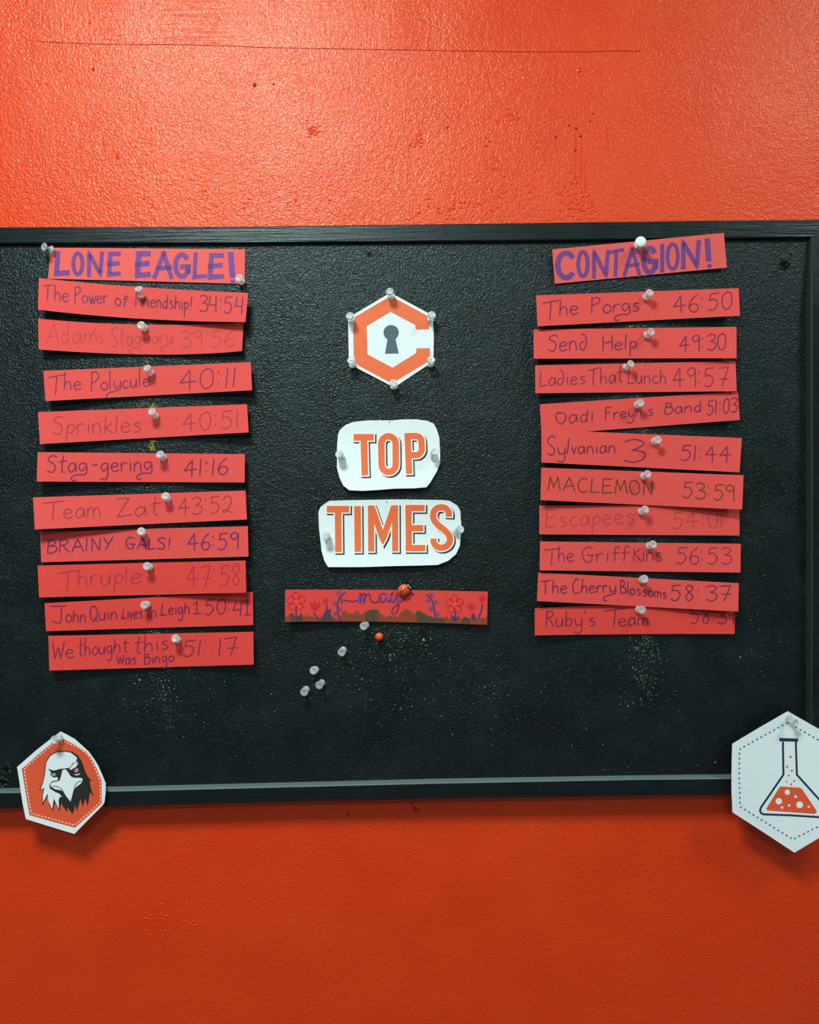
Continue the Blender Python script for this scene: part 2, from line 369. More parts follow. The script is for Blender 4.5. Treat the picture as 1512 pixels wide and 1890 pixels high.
# ------------------------------------------------------------------ push pins
def lathe(prof, n=20):
    bm = bmesh.new(); rings = []
    for z, r in prof:
        rings.append([bm.verts.new((0, 0, z))] if r < 1e-7 else [bm.verts.new((r * math.cos(2 * math.pi * k / n), r * math.sin(2 * math.pi * k / n), z)) for k in range(n)])
    for a, b in zip(rings, rings[1:]):
        for k in range(n):
            j = (k + 1) % n
            if len(a) == 1: bm.faces.new((a[0], b[j], b[k]))
            elif len(b) == 1: bm.faces.new((a[k], a[j], b[0]))
            else: bm.faces.new((a[k], a[j], b[j], b[k]))
    bmesh.ops.recalc_face_normals(bm, faces=bm.faces[:])
    return bm
mm = 0.001
GRIP = [(3.0, 0), (3.0, 1.2), (3.2, 3.3), (3.6, 3.8), (4.2, 3.7), (4.6, 2.6), (5.2, 2.0), (8.0, 1.7), (10.4, 2.2), (10.9, 3.7), (11.3, 4.1), (12.2, 4.15), (12.6, 3.8), (12.7, 2.7), (12.35, 2.1), (12.3, 0)]
def as_mesh(name, bm, m):
    me = bpy.data.meshes.new(name); bm.to_mesh(me); bm.free(); me.materials.append(m)
    for p in me.polygons: p.use_smooth = True
    return me
grip_me = as_mesh('grip', lathe([(z * mm, r * mm) for z, r in GRIP]), M['clear'])
grip_white = as_mesh('grip', lathe([(z * mm, r * mm) for z, r in [(3, 0), (3, 2), (3.3, 4.3), (4.2, 4.9), (4.9, 4.0), (5.6, 3.0), (8, 2.6), (9.4, 3.3), (10, 5.0), (11, 5.7), (12.2, 5.4), (12.9, 3.8), (13.1, 0)]]), M['white_plastic'])
ball_me = as_mesh('ball_head', lathe([((7.5 - 4.1 * math.cos(a)) * mm, 4.1 * math.sin(a) * mm) for a in [math.pi * k / 12 for k in range(13)]]), M['orange_plastic'])
needle_me = as_mesh('needle', lathe([(-3 * mm, 0), (-1.5 * mm, 0.5 * mm), (3.2 * mm, 0.55 * mm), (3.2 * mm, 0)], 8), M['steel'])
def pin(cx, cy, hx, hy, h0, label, group, head=None, part='grip'):
    """collar centre and head centre in the photograph; h0 = height of the sheet that it pierces"""
    hc = h0 + 0.0042; C = at(cx, cy, hc); L = 0.0078; H = None
    hh = hc + L
    for _ in range(6):
        H = at(hx, hy, hh); lat = math.hypot(H.x - C.x, H.z - C.z)
        lat = min(lat, L * 0.93); hh = hc + math.sqrt(L * L - lat * lat)
    ax = (at(hx, hy, hh) - C); ax = Vector((ax.x, -(hh - hc), ax.z)).normalized()
    tip = C - ax * 0.0042
    o = empty('push_pin', tip); o.rotation_euler = ax.to_track_quat('Z', 'Y').to_euler()
    tag(o, label, 'push pin', group)
    for nme, me in ((part, head or grip_me), ('needle', needle_me)):
        c = bpy.data.objects.new(nme, me); COL.objects.link(c); c.parent = o
    return o

# ------------------------------------------------------------------ handwriting
GL = {  # width; strokes in tenths: baseline 0, x-height 10, capital height 20. '~' smooth, '=' straight
 'T': '13 =0,18,14,20 =7,19,6,0', 'h': '8 =1,20,0,0 ~0,5,3,10,6,9,7,5,7,0', 'e': '8 ~0,5,6,6,7,8,4,10,1,8,0,4,3,0,8,2',
 'P': '9 =1,20,0,0 ~0,19,6,20,9,16,6,12,1,10', 'o': '8 ~4,10,1,8,0,4,3,0,7,2,8,6,6,9,3,10', 'w': '10 ~0,10,2,1,3,0,5,8,6,1,8,0,10,10',
 'r': '6 =0,10,0,0 ~0,6,3,10,6,9', 'f': '6 ~7,17,5,20,3,17,3,8,2,0 =0,10,7,11', 'F': '9 =1,20,0,0 =1,20,9,20 =1,11,7,11', 'i': '2 =1,10,1,0 =1,14,1,15',
 'n': '8 =0,10,0,0 ~0,6,3,10,6,8,7,0', 'd': '8 ~6,9,2,9,0,4,3,0,6,3 =7,20,6,0', 's': '7 ~6,9,3,10,1,8,3,6,6,4,5,1,1,0', 'p': '7 =1,10,0,-9 ~1,7,4,10,7,7,5,2,1,2',
 '!': '3 =2,20,1,5 =1,0,1,1', 'A': '11 =0,0,6,20 =6,20,11,0 =2,7,10,8', 'a': '8 ~7,9,3,10,0,5,2,0,6,3,7,9 =7,10,8,0', 'm': '11 =0,10,0,0 ~0,6,2,10,5,9,5,0 ~5,6,8,10,10,8,11,0',
 "'": '3 =1,20,0,16', 'S': '9 ~9,18,6,20,2,18,1,14,6,10,8,5,5,0,0,2', 't': '7 ~4,20,3,2,6,0 =0,12,8,13', 'g': '8 ~7,9,3,10,0,6,3,1,7,6 ~7,10,7,-5,4,-9,0,-7',
 '@': '8 ~7,9,3,10,0,6,3,1,7,6 ~7,10,8,2,6,-3,0,-3,-5,-4,-8,-7,-6,-10,-3,-9', 'y': '8 ~0,10,1,3,4,1,7,4 ~8,10,7,-5,3,-9,-1,-7', '&': '8 ~0,10,1,3,4,1,7,4 ~8,10,8,0,4,-2,-3,-4,-8,-6,-8,-10,-4,-11',
 '3': '8 ~0,18,4,20,8,17,6,13,3,11 ~3,11,8,9,8,3,4,0,0,2', '9': '7 ~7,18,3,20,0,16,3,12,7,16 =7,19,7,0', ':': '3 =1,4,1,6.2 =1,14,1,17', '5': '9 =9,20,2,19,1,12 ~1,12,5,13,8,8,6,2,3,0,0,2',
 '6': '7 ~7,20,2,14,0,6,3,0,7,3,7,8,3,10,0,6', '4': '10 =6,20,0,8,10,9 =6,19,6,0', '*': '8 =2,20,0,9,8,9 =8,20,7,0', '0': '8 ~5,20,1,17,0,8,3,0,7,3,8,11,7,18,4,20', '1': '2 =1,20,0,0', 'l': '2 =1,20,0,0', '|': '6 =0,15,3,20,3,0 =0,0,7,0',
 'u': '8 ~0,10,0,3,3,0,6,3,7,10 =7,10,7,0', 'c': '7 ~6,9,3,10,0,5,3,0,7,2', 'k': '7 =1,20,0,0 =6,11,1,5,7,0', 'Z': '10 =0,20,9,20,0,0,11,2', '7': '9 =0,19,9,20,4,0 =2,9,10,9',
 '2': '9 ~0,16,4,20,8,16,6,8,2,1,0,3,3,4,9,0', '8': '8 ~7,18,4,20,1,16,4,11,7,6,4,0,1,5,4,11,7,15,6,19', 'B': '9 =1,20,0,0 ~0,19,5,20,7,16,5,12,1,11 ~1,11,7,10,9,5,5,0,0,0', 'b': '8 =1,20,0,0 ~0,6,4,10,7,6,4,0,0,2',
 'R': '9 =1,20,0,0 ~0,19,6,20,8,16,5,12,1,11 =3,11,9,0', 'I': '2 =1,20,0,0', 'N': '9 =1,0,1,20,8,1,9,20', 'Y': '9 =0,20,4,10 =9,20,2,0', 'G': '10 ~9,18,5,20,1,16,0,8,3,0,8,2,8,8 =4,8,11,8', 'L': '8 =1,20,0,0,8,1',
 'C': '9 ~8,18,5,20,1,15,0,8,3,0,9,2', 'J': '12 =0,20,12,20 ~8,20,8,4,5,0,1,3', 'Q': '9 ~5,20,1,17,0,8,3,0,7,3,9,11,7,18,4,20 =5,5,10,-2', 'v': '6 =0,10,3,0,6,10', 'W': '12 =0,20,3,0,6,14,9,0,12,20',
 'D': '10 ~4,20,0,14,1,4,5,0,9,5,9,14,5,19,1,20', 'M': '11 =0,0,2,20,5,5,9,20,11,0', 'E': '9 =9,20,1,20,0,0,9,1 =0,10,8,11', 'O': '9 ~5,20,1,17,0,8,3,0,8,3,9,11,7,18,4,20', 'K': '8 =1,20,0,0 =8,20,1,9,9,0', 'H': '9 =0,20,0,0 =9,20,9,0 =0,10,9,11', '-': '8 =0,6,8,6',
 'Ł': '9 =3,20,0,0,9,0 =-2,1,4,2', ';': '8 ~5,9,1,8,0,3,3,0,6,4,7,10,5,18,2,20'}
def strokes_of(ch):
    p = GL[ch].split(); out = []
    for s in p[1:]:
        v = [float(q) for q in s[1:].split(',')]; out.append((s[0], list(zip(v[::2], v[1::2]))))
    return float(p[0]), out
def write(bm, V, text, x0, y0, x1, y1, xh, cap, hf, wpx, slant=0.0):
    """one word: baseline from (x0,y0) to (x1,y1) in the frame of V, x-height and cap height in the same units"""
    ws = [strokes_of(c)[0] for c in text]; gap = 2.6; tot = sum(ws) + gap * (len(text) - 1); k = (x1 - x0) / tot; x = 0
    for c, wd in zip(text, ws):
        jy = random.uniform(-.03, .03) * xh; js = random.uniform(-.05, .05)
        for kind, pts in strokes_of(c)[1]:
            q = []
            for a, b in pts:
                yy = xh * b / 10 if b <= 10 else xh + (cap - xh) * (b - 10) / 10
                gx = x0 + (x + a) * k + (slant + js) * yy
                t = (x + a) / tot
                q.append((gx, y0 + (y1 - y0) * t - yy + jy))
            q = V(q)
            ribbon(bm, smooth_line(q, 5) if kind == '~' else q, wpx, hf, 0.00006, rnd=True)
        x += wd + gap

A = view(60, 440, 3.6); B = view(60, 660, 3.6); Cv = view(50, 880, 3.516); Dv = view(60, 1080, 3.6)
Ev = view(970, 420, 3.516); Fv = view(970, 650, 3.516); Gv = view(970, 850, 3.516); Hv = view(970, 1040, 3.516)
def lerp_line(pts, t):
    n = len(pts)
    if n == 2: return tuple(pts[0][j] + (pts[1][j] - pts[0][j]) * t for j in (0, 1))
    (a, b, c) = pts      # quadratic through three points at t = 0, .5, 1
    return tuple(a[j] * (1 - t) * (1 - 2 * t) + b[j] * 4 * t * (1 - t) + c[j] * t * (2 * t - 1) for j in (0, 1))
def strip(top, bot, pinx, Lf, Rt, tilt, base, material, words, ink, wpx, label, group, flat=False):
    """top, bot: px edge points left to right; Lf, Rt, tilt in mm: how far ends and lower edge stand off"""
    N_ = 24
    outline = [lerp_line(top, k / N_) for k in range(N_ + 1)] + [lerp_line(bot, 1 - k / N_) for k in range(N_ + 1)]
    x0, x1 = min(top[0][0], bot[0][0]), max(top[-1][0], bot[-1][0])
    def hf(x, y):
        t = (x - x0) / (x1 - x0); yt = lerp_line(top, t)[1]; yb = lerp_line(bot, t)[1]
        v = max(0, min(1.15, (y - yt) / (yb - yt)))
        d = (x - pinx) / (pinx - x0) if x < pinx else (x - pinx) / (x1 - pinx)
        s = abs(d) ** 1.5 * (Lf if x < pinx else Rt)
        return H_B + mm * (base + s + tilt * v * (0.4 + 0.6 * abs(d)))
    c = at((top[0][0] + top[-1][0]) / 2, (top[0][1] + bot[-1][1]) / 2, H_B)
    r = paper('card_strip', outline, hf, material, 0.00032, 6)
    tag(r, label, 'paper strip', group)
    for nm, ws in words:
        bm = bmesh.new()
        for wd in ws: write(bm, *wd[:8], hf, wpx, *(wd[8:]))
        face_out_bm(bm); link(nm, bm, M[ink], r)
    return hf
def face_out_bm(bm):
    bm.normal_update()
    for f in bm.faces:
        if f.normal.y > 0: f.normal_flip()
gL, gR = 'red score strips in the left column', 'red score strips in the right column'
gP = 'clear push pins through the score strips'
def row(grp, V, s, corners, pinpx, lifts, material, ink, wpx, words, label, mids=None, pk=None):
    """corners in the frame of V: TL TR BR BL; pinpx: collar, head in the same frame"""
    TL, TR, BR, BL = V(corners); top = [TL, TR]; bot = [BL, BR]
    if mids:
        mt, mb = V(mids); top = [TL, mt, TR]; bot = [BL, mb, BR]
    (cx, cy), (hx, hy) = V([pinpx[0:2], pinpx[2:4]])
    tm, rest = label; side = 'left' if grp == gL else 'right'; k = ORD[ROWS[grp]]; ROWS[grp] += 1
    label = '%s red strip under the %s heading, time %s, %s' % (k, side, tm, rest)
    hf = strip(top, bot, cx, *lifts, material, [(nm, [(V,) + wd for wd in ws]) for nm, ws in words], ink, wpx, label, grp)
    pin(cx, cy, hx, hy, hf(cx, cy), 'clear push pin through the %s strip under the %s heading' % (k, side), gP)
# header strips
def _arc(a0, a1, n=16): return [(5 + 5 * math.cos(math.radians(a0 + (a1 - a0) * k / n)), 10 + 10 * math.sin(math.radians(a0 + (a1 - a0) * k / n))) for k in range(n + 1)]
ROUND = {'O': [('o', _arc(90, 450 - 22.5, 15))], 'C': [('~', _arc(38, 322))], 'G': [('~', _arc(38, 340)), ('=', [(10, 5), (10, 9)]), ('=', [(5.5, 9), (10, 9)])]}
def header(V, corners, letters, material, label, lifts, hfun=None):
    TL, TR, BR, BL = V(corners); N_ = 20
    outline = [lerp_line([TL, TR], k / N_) for k in range(N_ + 1)] + [lerp_line([BL, BR], 1 - k / N_) for k in range(N_ + 1)]
    r = paper('heading_strip', outline, hfun, material, 0.00035, 6); tag(r, label, 'paper strip', 'red heading strips in purple capitals')
    for ch, x0, y0, x1, y1, w_ in letters:
        st = ROUND.get(ch) or strokes_of(ch)[1]; bm = bmesh.new()
        xs = [a for k, p in st for a, b in p]; xa, xb = min(xs), max(xs)
        i = w_ / 2
        for kind, pts in st:
            q = []
            for a, b in pts:
                u = (a - xa) / (xb - xa) if xb - xa > 1.5 else 0.5
                q.append((x0 + i + (x1 - x0 - w_) * u, y1 - i - (y1 - y0 - w_) * b / 20))
            q = V(q)
            ribbon(bm, q if kind == '=' else smooth_line(q, 3, kind == 'o'), w_ / 3.6, hfun, 0.00006, closed=kind == 'o', ends=w_ / 3.6 * (0.5 if kind == '=' else 0.1) if kind != 'o' else 0)
        face_out_bm(bm); o = link('capital_letter', bm, M['marker'], r)
    return r
hA = lambda x, y: H_B + mm * (0.9 + 0.6 * math.sin((x - 93) / 360 * 3.14))
HEAD_A = [('L', 142, 84, 248, 252, 34), ('O', 258, 86, 346, 252, 27), ('N', 362, 86, 475, 258, 27), ('E', 495, 88, 586, 256, 30), ('E', 680, 84, 786, 265, 36), ('A', 797, 86, 937, 270, 30), ('G', 935, 92, 1052, 270, 33), ('L', 1062, 94, 1162, 272, 28), ('E', 1165, 97, 1272, 275, 32)]
header(A, [(118, 62), (1413, 72), (1410, 302), (103, 268)], HEAD_A, M['card_light'], 'coral heading strip lettered LONE EAGLE! in purple marker, top of left column', None, hA)
def bang(V, a, b, dot, w_, hfun, par):
    bm = bmesh.new(); ribbon(bm, V([a, b]), w_ / 3.6, hfun, 0.00006); fill(bm, [V(circle(*dot, w_ * 0.42, 14))], hfun, 0.00006)
    face_out_bm(bm); link('exclamation_mark', bm, M['marker'], par)
hs = bpy.data.objects['heading_strip']
bang(A, (1316, 90), (1330, 262), (1330, 288), 38, hA, hs)
hC = lambda x, y: T_TOP + mm * (1.4 - 0.055 * (y - 430) + 1.5 * abs((x - 1178) / 160) ** 1.6)
HEAD_C = [('C', 192, 148, 325, 343, 36), ('O', 330, 144, 418, 330, 27), ('N', 432, 145, 548, 332, 27), ('T', 540, 132, 640, 320, 25), ('A', 630, 128, 752, 318, 26), ('G', 750, 116, 864, 308, 36), ('I', 872, 105, 905, 292, 27), ('O', 910, 95, 1002, 282, 25), ('N', 1010, 82, 1140, 272, 30)]
header(Ev, [(174, 142), (1288, 34), (1308, 260), (191, 365)], HEAD_C, M['card_light'], 'tilted coral heading strip lettered CONTAGION! in purple marker', None, hC)
bang(Ev, (1180, 70), (1190, 220), (1195, 249), 38, hC, bpy.data.objects['heading_strip.001'])
gH = 'clear push pins at the corners of the left heading'
(a, b) = A([(122, 72), (76, 56)]); pin(*a, *b, hA(*a), 'clear push pin lying sideways at the top left corner of the LONE EAGLE heading', gH)
(a, b) = A([(1388, 284), (1374, 264)]); pin(*a, *b, hA(*a), 'clear push pin at the bottom right corner of the LONE EAGLE heading', gH)
(a, b) = Ev([(736, 110), (750, 92)]); pin(*a, *b, hC(*a), 'opaque white push pin at the top of the CONTAGION heading', None, grip_white)

nw, tw = 'team_writing', 'time_writing'
ORD = 'first second third fourth fifth sixth seventh eighth ninth tenth'.split(); ROWS = {gL: 0, gR: 0}
LB = lambda tm, rest: (tm, rest)
# left column
row(gL, A, 3.6, [(42, 263), (1433, 362), (1416, 556), (36, 473)], (723, 378, 706, 336), (9, 11, 4, 1.6), M['card'], 'purple', 2.5,
    [(nw, [('The', 68, 412, 240, 422, 58, 108), ('Power', 282, 428, 500, 432, 50, 108), ('of', 550, 445, 628, 455, 50, 72), ('Friendship!', 685, 452, 1058, 478, 52, 92)]), (tw, [('3*:5*', 1110, 488, 1395, 502, 55, 110)])],
    LB('34:54', 'overlapping the heading'), [(700, 322), (700, 533)])
row(gL, A, 3.6, [(37, 533), (1402, 560), (1393, 748), (41, 738)], (740, 592, 722, 578), (6, 5, 3, 1.2), M['card'], 'faint', 2.3,
    [(nw, [('Adam', 92, 698, 425, 692, 62, 132), ("'s", 415, 698, 470, 696, 50, 95), ('Sta@', 520, 725, 720, 705, 55, 130), ('uar&', 745, 700, 930, 690, 48, 90)]), (tw, [('39:56', 990, 725, 1335, 722, 55, 110)])],
    LB('39:56', 'in very faded ink'), [(700, 572), (800, 772)])
row(gL, B, 3.6, [(72, 88), (1450, 30), (1460, 217), (86, 289)], (786, 100, 762, 70), (8, 9, 4, 1.2), M['card'], 'purple', 2.3,
    [(nw, [('T', 103, 248, 210, 240, 60, 130), ('he', 212, 215, 325, 215, 55, 120), ('Pol&cule', 392, 222, 780, 190, 52, 125)]), (tw, [('40:11', 980, 215, 1355, 195, 60, 132)])],
    LB('40:11', 'in clear purple ink'))
row(gL, B, 3.6, [(36, 362), (1425, 310), (1437, 497), (49, 575)], (815, 386, 794, 360), (8, 8, 4, 1.2), M['card'], 'faded', 2.3,
    [(nw, [('Sprinkles', 135, 512, 725, 495, 66, 118)]), (tw, [('40:51', 1000, 492, 1375, 465, 58, 118)])],
    LB('40:51', 'in faded purple'))
row(gL, B, 3.6, [(34, 628), (1411, 641), (1410, 830), (28, 824)], (866, 662, 848, 645), (8, 8, 4, 1.2), M['card'], 'purple', 2.7,
    [(nw, [('Sta@', 98, 765, 362, 758, 58, 112), ('-', 395, 745, 432, 745, 55, 100), ('gerin@', 455, 760, 795, 750, 58, 100)]), (tw, [('41:16', 1008, 795, 1292, 775, 55, 112)])],
    LB('41:16', 'hyphen in its dark name'))
row(gL, Cv, 3.516, [(38, 134), (1418, 89), (1427, 277), (50, 342)], (909, 140, 899, 126), (12, 7, 6, 1.4), M['card'], 'sepia', 2.2,
    [(nw, [('T', 105, 292, 235, 288, 60, 130), ('eam', 240, 272, 475, 262, 62, 110), ('Zat', 585, 262, 860, 246, 58, 118)]), (tw, [('43:52', 985, 250, 1335, 235, 55, 112)])],
    LB('43:52', 'left end curling'))
row(gL, Cv, 3.516, [(85, 357), (1433, 320), (1437, 518), (91, 555)], (749, 364, 741, 354), (4, 8, 3, 1.0), M['card'], 'violet', 2.8,
    [(nw, [('BRAINY', 132, 497, 555, 475, 42, 84), ('GALS!', 645, 468, 930, 470, 38, 76)]), (tw, [('46:59', 1045, 478, 1368, 470, 52, 108)])],
    LB('46:59', 'in violet capitals'))
row(gL, Cv, 3.516, [(68, 576), (1418, 543), (1423, 752), (78, 783)], (794, 584, 778, 580), (7, 12, 4, 1.2), M['card_deep'], 'faded', 2.3,
    [(nw, [('T', 200, 742, 330, 735, 60, 128), ('hruple', 330, 712, 740, 690, 66, 112)]), (tw, [('47:58', 1040, 718, 1385, 702, 60, 135)])],
    LB('47:58', 'overlapping the next one'))
row(gL, Dv, 3.6, [(80, 120), (1465, 45), (1467, 265), (90, 306)], (758, 128, 743, 132), (7, 4, 3, 0.8), M['card_deep'], 'purple', 2.6,
    [(nw, [('J', 122, 252, 225, 252, 50, 112), ('ohn', 222, 248, 355, 250, 50, 78), ('Quin', 385, 238, 565, 228, 50, 100), ('Łives', 595, 222, 730, 222, 45, 62), ('in', 768, 216, 828, 214, 46, 80), ('Łeigh', 855, 200, 1045, 190, 46, 75), ('|', 1068, 190, 1115, 188, 40, 80)]), (tw, [('50:', 1145, 198, 1320, 190, 50, 100), ('*|', 1335, 212, 1445, 195, 50, 105)])],
    LB('50:41', 'right end tucked under'))
row(gL, Dv, 3.6, [(105, 337), (1468, 310), (1470, 528), (112, 568)], (962, 362, 950, 354), (7, 7, 4, 1.2), M['card_deep'], 'purple', 2.4,
    [(nw, [('We', 130, 490, 275, 485, 58, 112), ('thoug', 305, 470, 530, 455, 52, 118), ('ht', 540, 450, 640, 445, 52, 90), ('this', 675, 454, 905, 425, 55, 112), ('Was', 560, 528, 690, 525, 42, 66), ('Bingo', 745, 525, 940, 506, 40, 66)]), (tw, [('51:', 1000, 475, 1165, 470, 55, 108, 0.05), ('17', 1240, 475, 1360, 468, 58, 122)])],
    LB('51:17', 'written in two lines'))
# right column
row(gR, Ev, 3.516, [(70, 440), (1384, 393), (1393, 572), (78, 641)], (783, 448, 806, 424), (7, 7, 4, 1.2), M['card'], 'purple', 2.4,
    [(nw, [('T', 108, 602, 215, 596, 60, 125), ('he', 222, 572, 345, 562, 55, 105), ('Por@s', 430, 560, 740, 542, 54, 102)]), (tw, [('46:50', 965, 558, 1338, 528, 55, 112)])],
    LB('46:50', 'sloping up slightly'))
row(gR, Ev, 3.516, [(53, 661), (1370, 644), (1371, 848), (53, 851)], (789, 694, 816, 677), (6, 7, 5, 1.2), M['card'], 'purple', 2.5,
    [(nw, [('Sen;', 148, 802, 405, 796, 60, 105), ('Help', 505, 800, 722, 785, 50, 98)]), (tw, [('49:30', 1000, 812, 1300, 790, 52, 105)])],
    LB('49:30', 'two short words'))
row(gR, Fv, 3.516, [(63, 85), (1364, 58), (1372, 253), (65, 267)], (654, 96, 685, 76), (7, 6, 4, 1.2), M['card'], 'mid', 2.4,
    [(nw, [('La;ies', 95, 222, 390, 205, 50, 100), ('That', 408, 218, 635, 190, 50, 110), ('Lunch', 668, 205, 915, 202, 50, 88)]), (tw, [('49:57', 960, 228, 1312, 222, 55, 125)])],
    LB('49:57', 'three words filling it'))
row(gR, Fv, 3.516, [(94, 338), (1379, 255), (1392, 440), (104, 537)], (727, 340, 746, 331), (3, 7, 2, 1.0), M['card'], 'purple', 2.4,
    [(nw, [('Dadi', 200, 468, 440, 450, 52, 75), ("Freyn's", 520, 438, 830, 410, 42, 78), ('Band', 905, 402, 1145, 388, 42, 70)]), (tw, [('51:03', 1180, 410, 1372, 388, 45, 95)])],
    LB('51:03', 'rising to the right'))
row(gR, Fv, 3.516, [(103, 503), (1405, 557), (1390, 780), (104, 716)], (838, 577, 859, 569), (8, 8, 4, 1.4), M['card'], 'purple', 2.5,
    [(nw, [('Sy', 145, 668, 260, 668, 50, 125), ('lvanian', 272, 660, 585, 655, 48, 100), ('3', 640, 716, 768, 712, 70, 148)]), (tw, [('51:44', 1010, 705, 1335, 715, 55, 102)])],
    LB('51:44', 'large digit in its middle'))
row(gR, Gv, 3.516, [(103, 46), (1416, 95), (1407, 318), (97, 257)], (767, 99, 794, 87), (10, 12, 4, 1.4), M['card'], 'olive', 2.6,
    [(nw, [('MACLEMON', 148, 195, 825, 225, 45, 92)]), (tw, [('53:59', 1022, 240, 1355, 268, 52, 105)])],
    LB('53:59', 'in olive brown capitals'))
row(gR, Gv, 3.516, [(90, 292), (1390, 290), (1390, 487), (90, 479)], (752, 330, 779, 317), (6, 4, 3, 1.0), M['card'], 'faint', 2.3,
    [(nw, [('Escapees', 135, 435, 708, 408, 62, 112)]), (tw, [('54:01', 955, 447, 1285, 435, 55, 110)])],
    LB('54:01', 'in very faded ink'), )
row(gR, Gv, 3.516, [(95, 525), (1398, 540), (1396, 727), (92, 713)], (804, 553, 829, 544), (7, 7, 4, 1.2), M['card'], 'mid', 2.4,
    [(nw, [('T', 120, 682, 225, 680, 58, 110), ('he', 215, 658, 315, 658, 55, 105), ('Griff', 370, 660, 668, 655, 55, 98), ('Kins', 700, 655, 888, 655, 58, 82)]), (tw, [('56:53', 980, 672, 1332, 672, 55, 108)])],
    LB('56:53', 'lying level'))
row(gR, Hv, 3.516, [(83, 58), (1385, 128), (1382, 312), (75, 244)], (758, 105, 772, 100), (8, 10, 4, 1.4), M['card'], 'purple', 2.5,
    [(nw, [('The', 100, 200, 270, 195, 50, 88), ('Cherr&', 308, 195, 585, 188, 46, 95), ('Blossoms', 618, 192, 918, 228, 38, 82)]), (tw, [('58:', 945, 240, 1135, 248, 52, 102), ('37', 1175, 246, 1328, 246, 52, 102)])],
    LB('58:37', 'covering the last strip'))
row(gR, Hv, 3.516, [(61, 290), (1360, 282), (1358, 458), (60, 467)], (736, 299, 757, 301), (6, 3, 3, 0.6), M['card_deep'], 'purple', 2.4,
    [(nw, [("Ruby's", 135, 412, 455, 405, 52, 100), ('T', 512, 412, 645, 405, 60, 115), ('eam', 605, 408, 798, 402, 50, 90)]), (tw, [('58:3', 1070, 390, 1300, 392, 52, 102), ('9', 1315, 402, 1350, 402, 52, 102)])],
    LB('58:39', 'time half covered'), [(700, 270), (700, 459)])

# ------------------------------------------------------------------ lock emblem with the letter C
V = view(620, 520, 7.2)
hL = lambda x, y: H_B + mm * (1.2 + 0.5 * math.sin(x / 25.0))
p = paper('hexagonal_paper_emblem', V([(725, 145), (1290, 450), (1303, 750), (1297, 1060), (775, 1405), (172, 1090), (163, 480)]), hL, M['white'])
tag(p, 'white paper hexagon with an orange hexagonal C round a grey keyhole', 'paper sign')
bm = bmesh.new(); fill(bm, [V([(730, 188), (1222, 455), (1243, 520), (1245, 632), (1060, 636), (1055, 575), (727, 400), (410, 592), (420, 965), (755, 1142), (1070, 945), (1068, 885), (1252, 882), (1253, 1030), (1215, 1070), (745, 1352), (242, 1085), (232, 780), (230, 482)])], hL, 0.00006); face_out_bm(bm)
link('printed_letter', bm, M['orange'], p)
bm = bmesh.new()
arc = [(735 + 102 * math.cos(a), 676 + 102 * math.sin(a)) for a in [math.radians(125 + (415 - 125) * k / 24) for k in range(25)]]
fill(bm, [V(arc + [(795, 770), (837, 955), (653, 957), (685, 770)])], hL, 0.00006); face_out_bm(bm)
link('keyhole', bm, M['grey_ink'], p)
gC = 'clear push pins round the C emblem'
for (c, h, w_) in (((738, 186), (715, 128), 'top corner'), ((206, 508), (186, 455), 'upper left corner'), ((1260, 492), (1276, 442), 'upper right corner'), ((220, 1100), (206, 1046), 'lower left corner'), ((1256, 1085), (1266, 1042), 'lower right corner'), ((770, 1384), (764, 1348), 'bottom corner')):
    a, b = V([c, h]); pin(*a, *b, hL(*a), 'clear push pin at the %s of the C keyhole emblem' % w_, gC)

# ------------------------------------------------------------------ TOP / TIMES signs
V = view(570, 760, 5.04)
def arcpts(cx, cy, rx, ry, a0, a1, n=10): return [(cx + rx * math.cos(math.radians(a0 + (a1 - a0) * k / n)), cy + ry * math.sin(math.radians(a0 + (a1 - a0) * k / n))) for k in range(n + 1)]
def sign_letter(par, hf, strokes, wd):
    """strokes: (points in the zoom frame, closed). Three flat print layers: dark drop shadow, cream edge, orange face"""
    def layer(nm, m, extra, dx, off, parent):
        bm = bmesh.new()
        for pts, closed in strokes:
            ribbon(bm, [(x + dx, y + dx) for x, y in V(pts)], wd / 5.04 + 2 * extra, hf, off, closed=closed, ends=extra)
        face_out_bm(bm); return link(nm, bm, m, parent)
    f = layer('letter', M['orange'], 0, 0, 0.00022, par)
    layer('letter_edge', M['cream'], 2.4, 0, 0.00014, f); layer('drop_shadow', M['dark_print'], 2.4, 2.7, 0.00006, f)
hT = lambda x, y: H_B + mm * (1.4 + 3.6 * ((y - 812) / 90) ** 2 * (1.3 if y > 812 else .7) + 0.8 * math.cos((x - 715) / 40))
s1 = paper('word_sign', V([(272, 210), (290, 168), (345, 120), (410, 97), (480, 87), (560, 80), (780, 80), (870, 71), (1000, 70), (1100, 84), (1163, 110), (1190, 160), (1215, 240), (1222, 380), (1222, 480), (1190, 560), (1130, 660), (1095, 702), (980, 712), (800, 715), (640, 728), (500, 736), (375, 730), (320, 685), (285, 610), (262, 520), (262, 340)]), hT, M['white'])
tag(s1, 'white paper cut-out printed TOP in orange capitals', 'paper sign', 'white word cut-outs in the middle')
sign_letter(s1, hT, [([(418, 238), (605, 238)], False), ([(512, 240), (523, 592)], False)], 62)
sign_letter(s1, hT, [(arcpts(742, 296, 67, 68, 180, 360) + arcpts(744, 492, 66, 68, 0, 180), True)], 60)
sign_letter(s1, hT, [([(919, 198), (934, 578)], False), ([(922, 226), (985, 226)] + arcpts(998, 280, 52, 54, -88, 0, 6) + arcpts(1000, 345, 52, 58, 0, 90, 6) + [(935, 404)], False)], 58)
hM = lambda x, y: H_B + mm * (1.4 + 4.0 * ((y - 965) / 80) ** 2 + 0.8 * math.cos((x - 720) / 60))
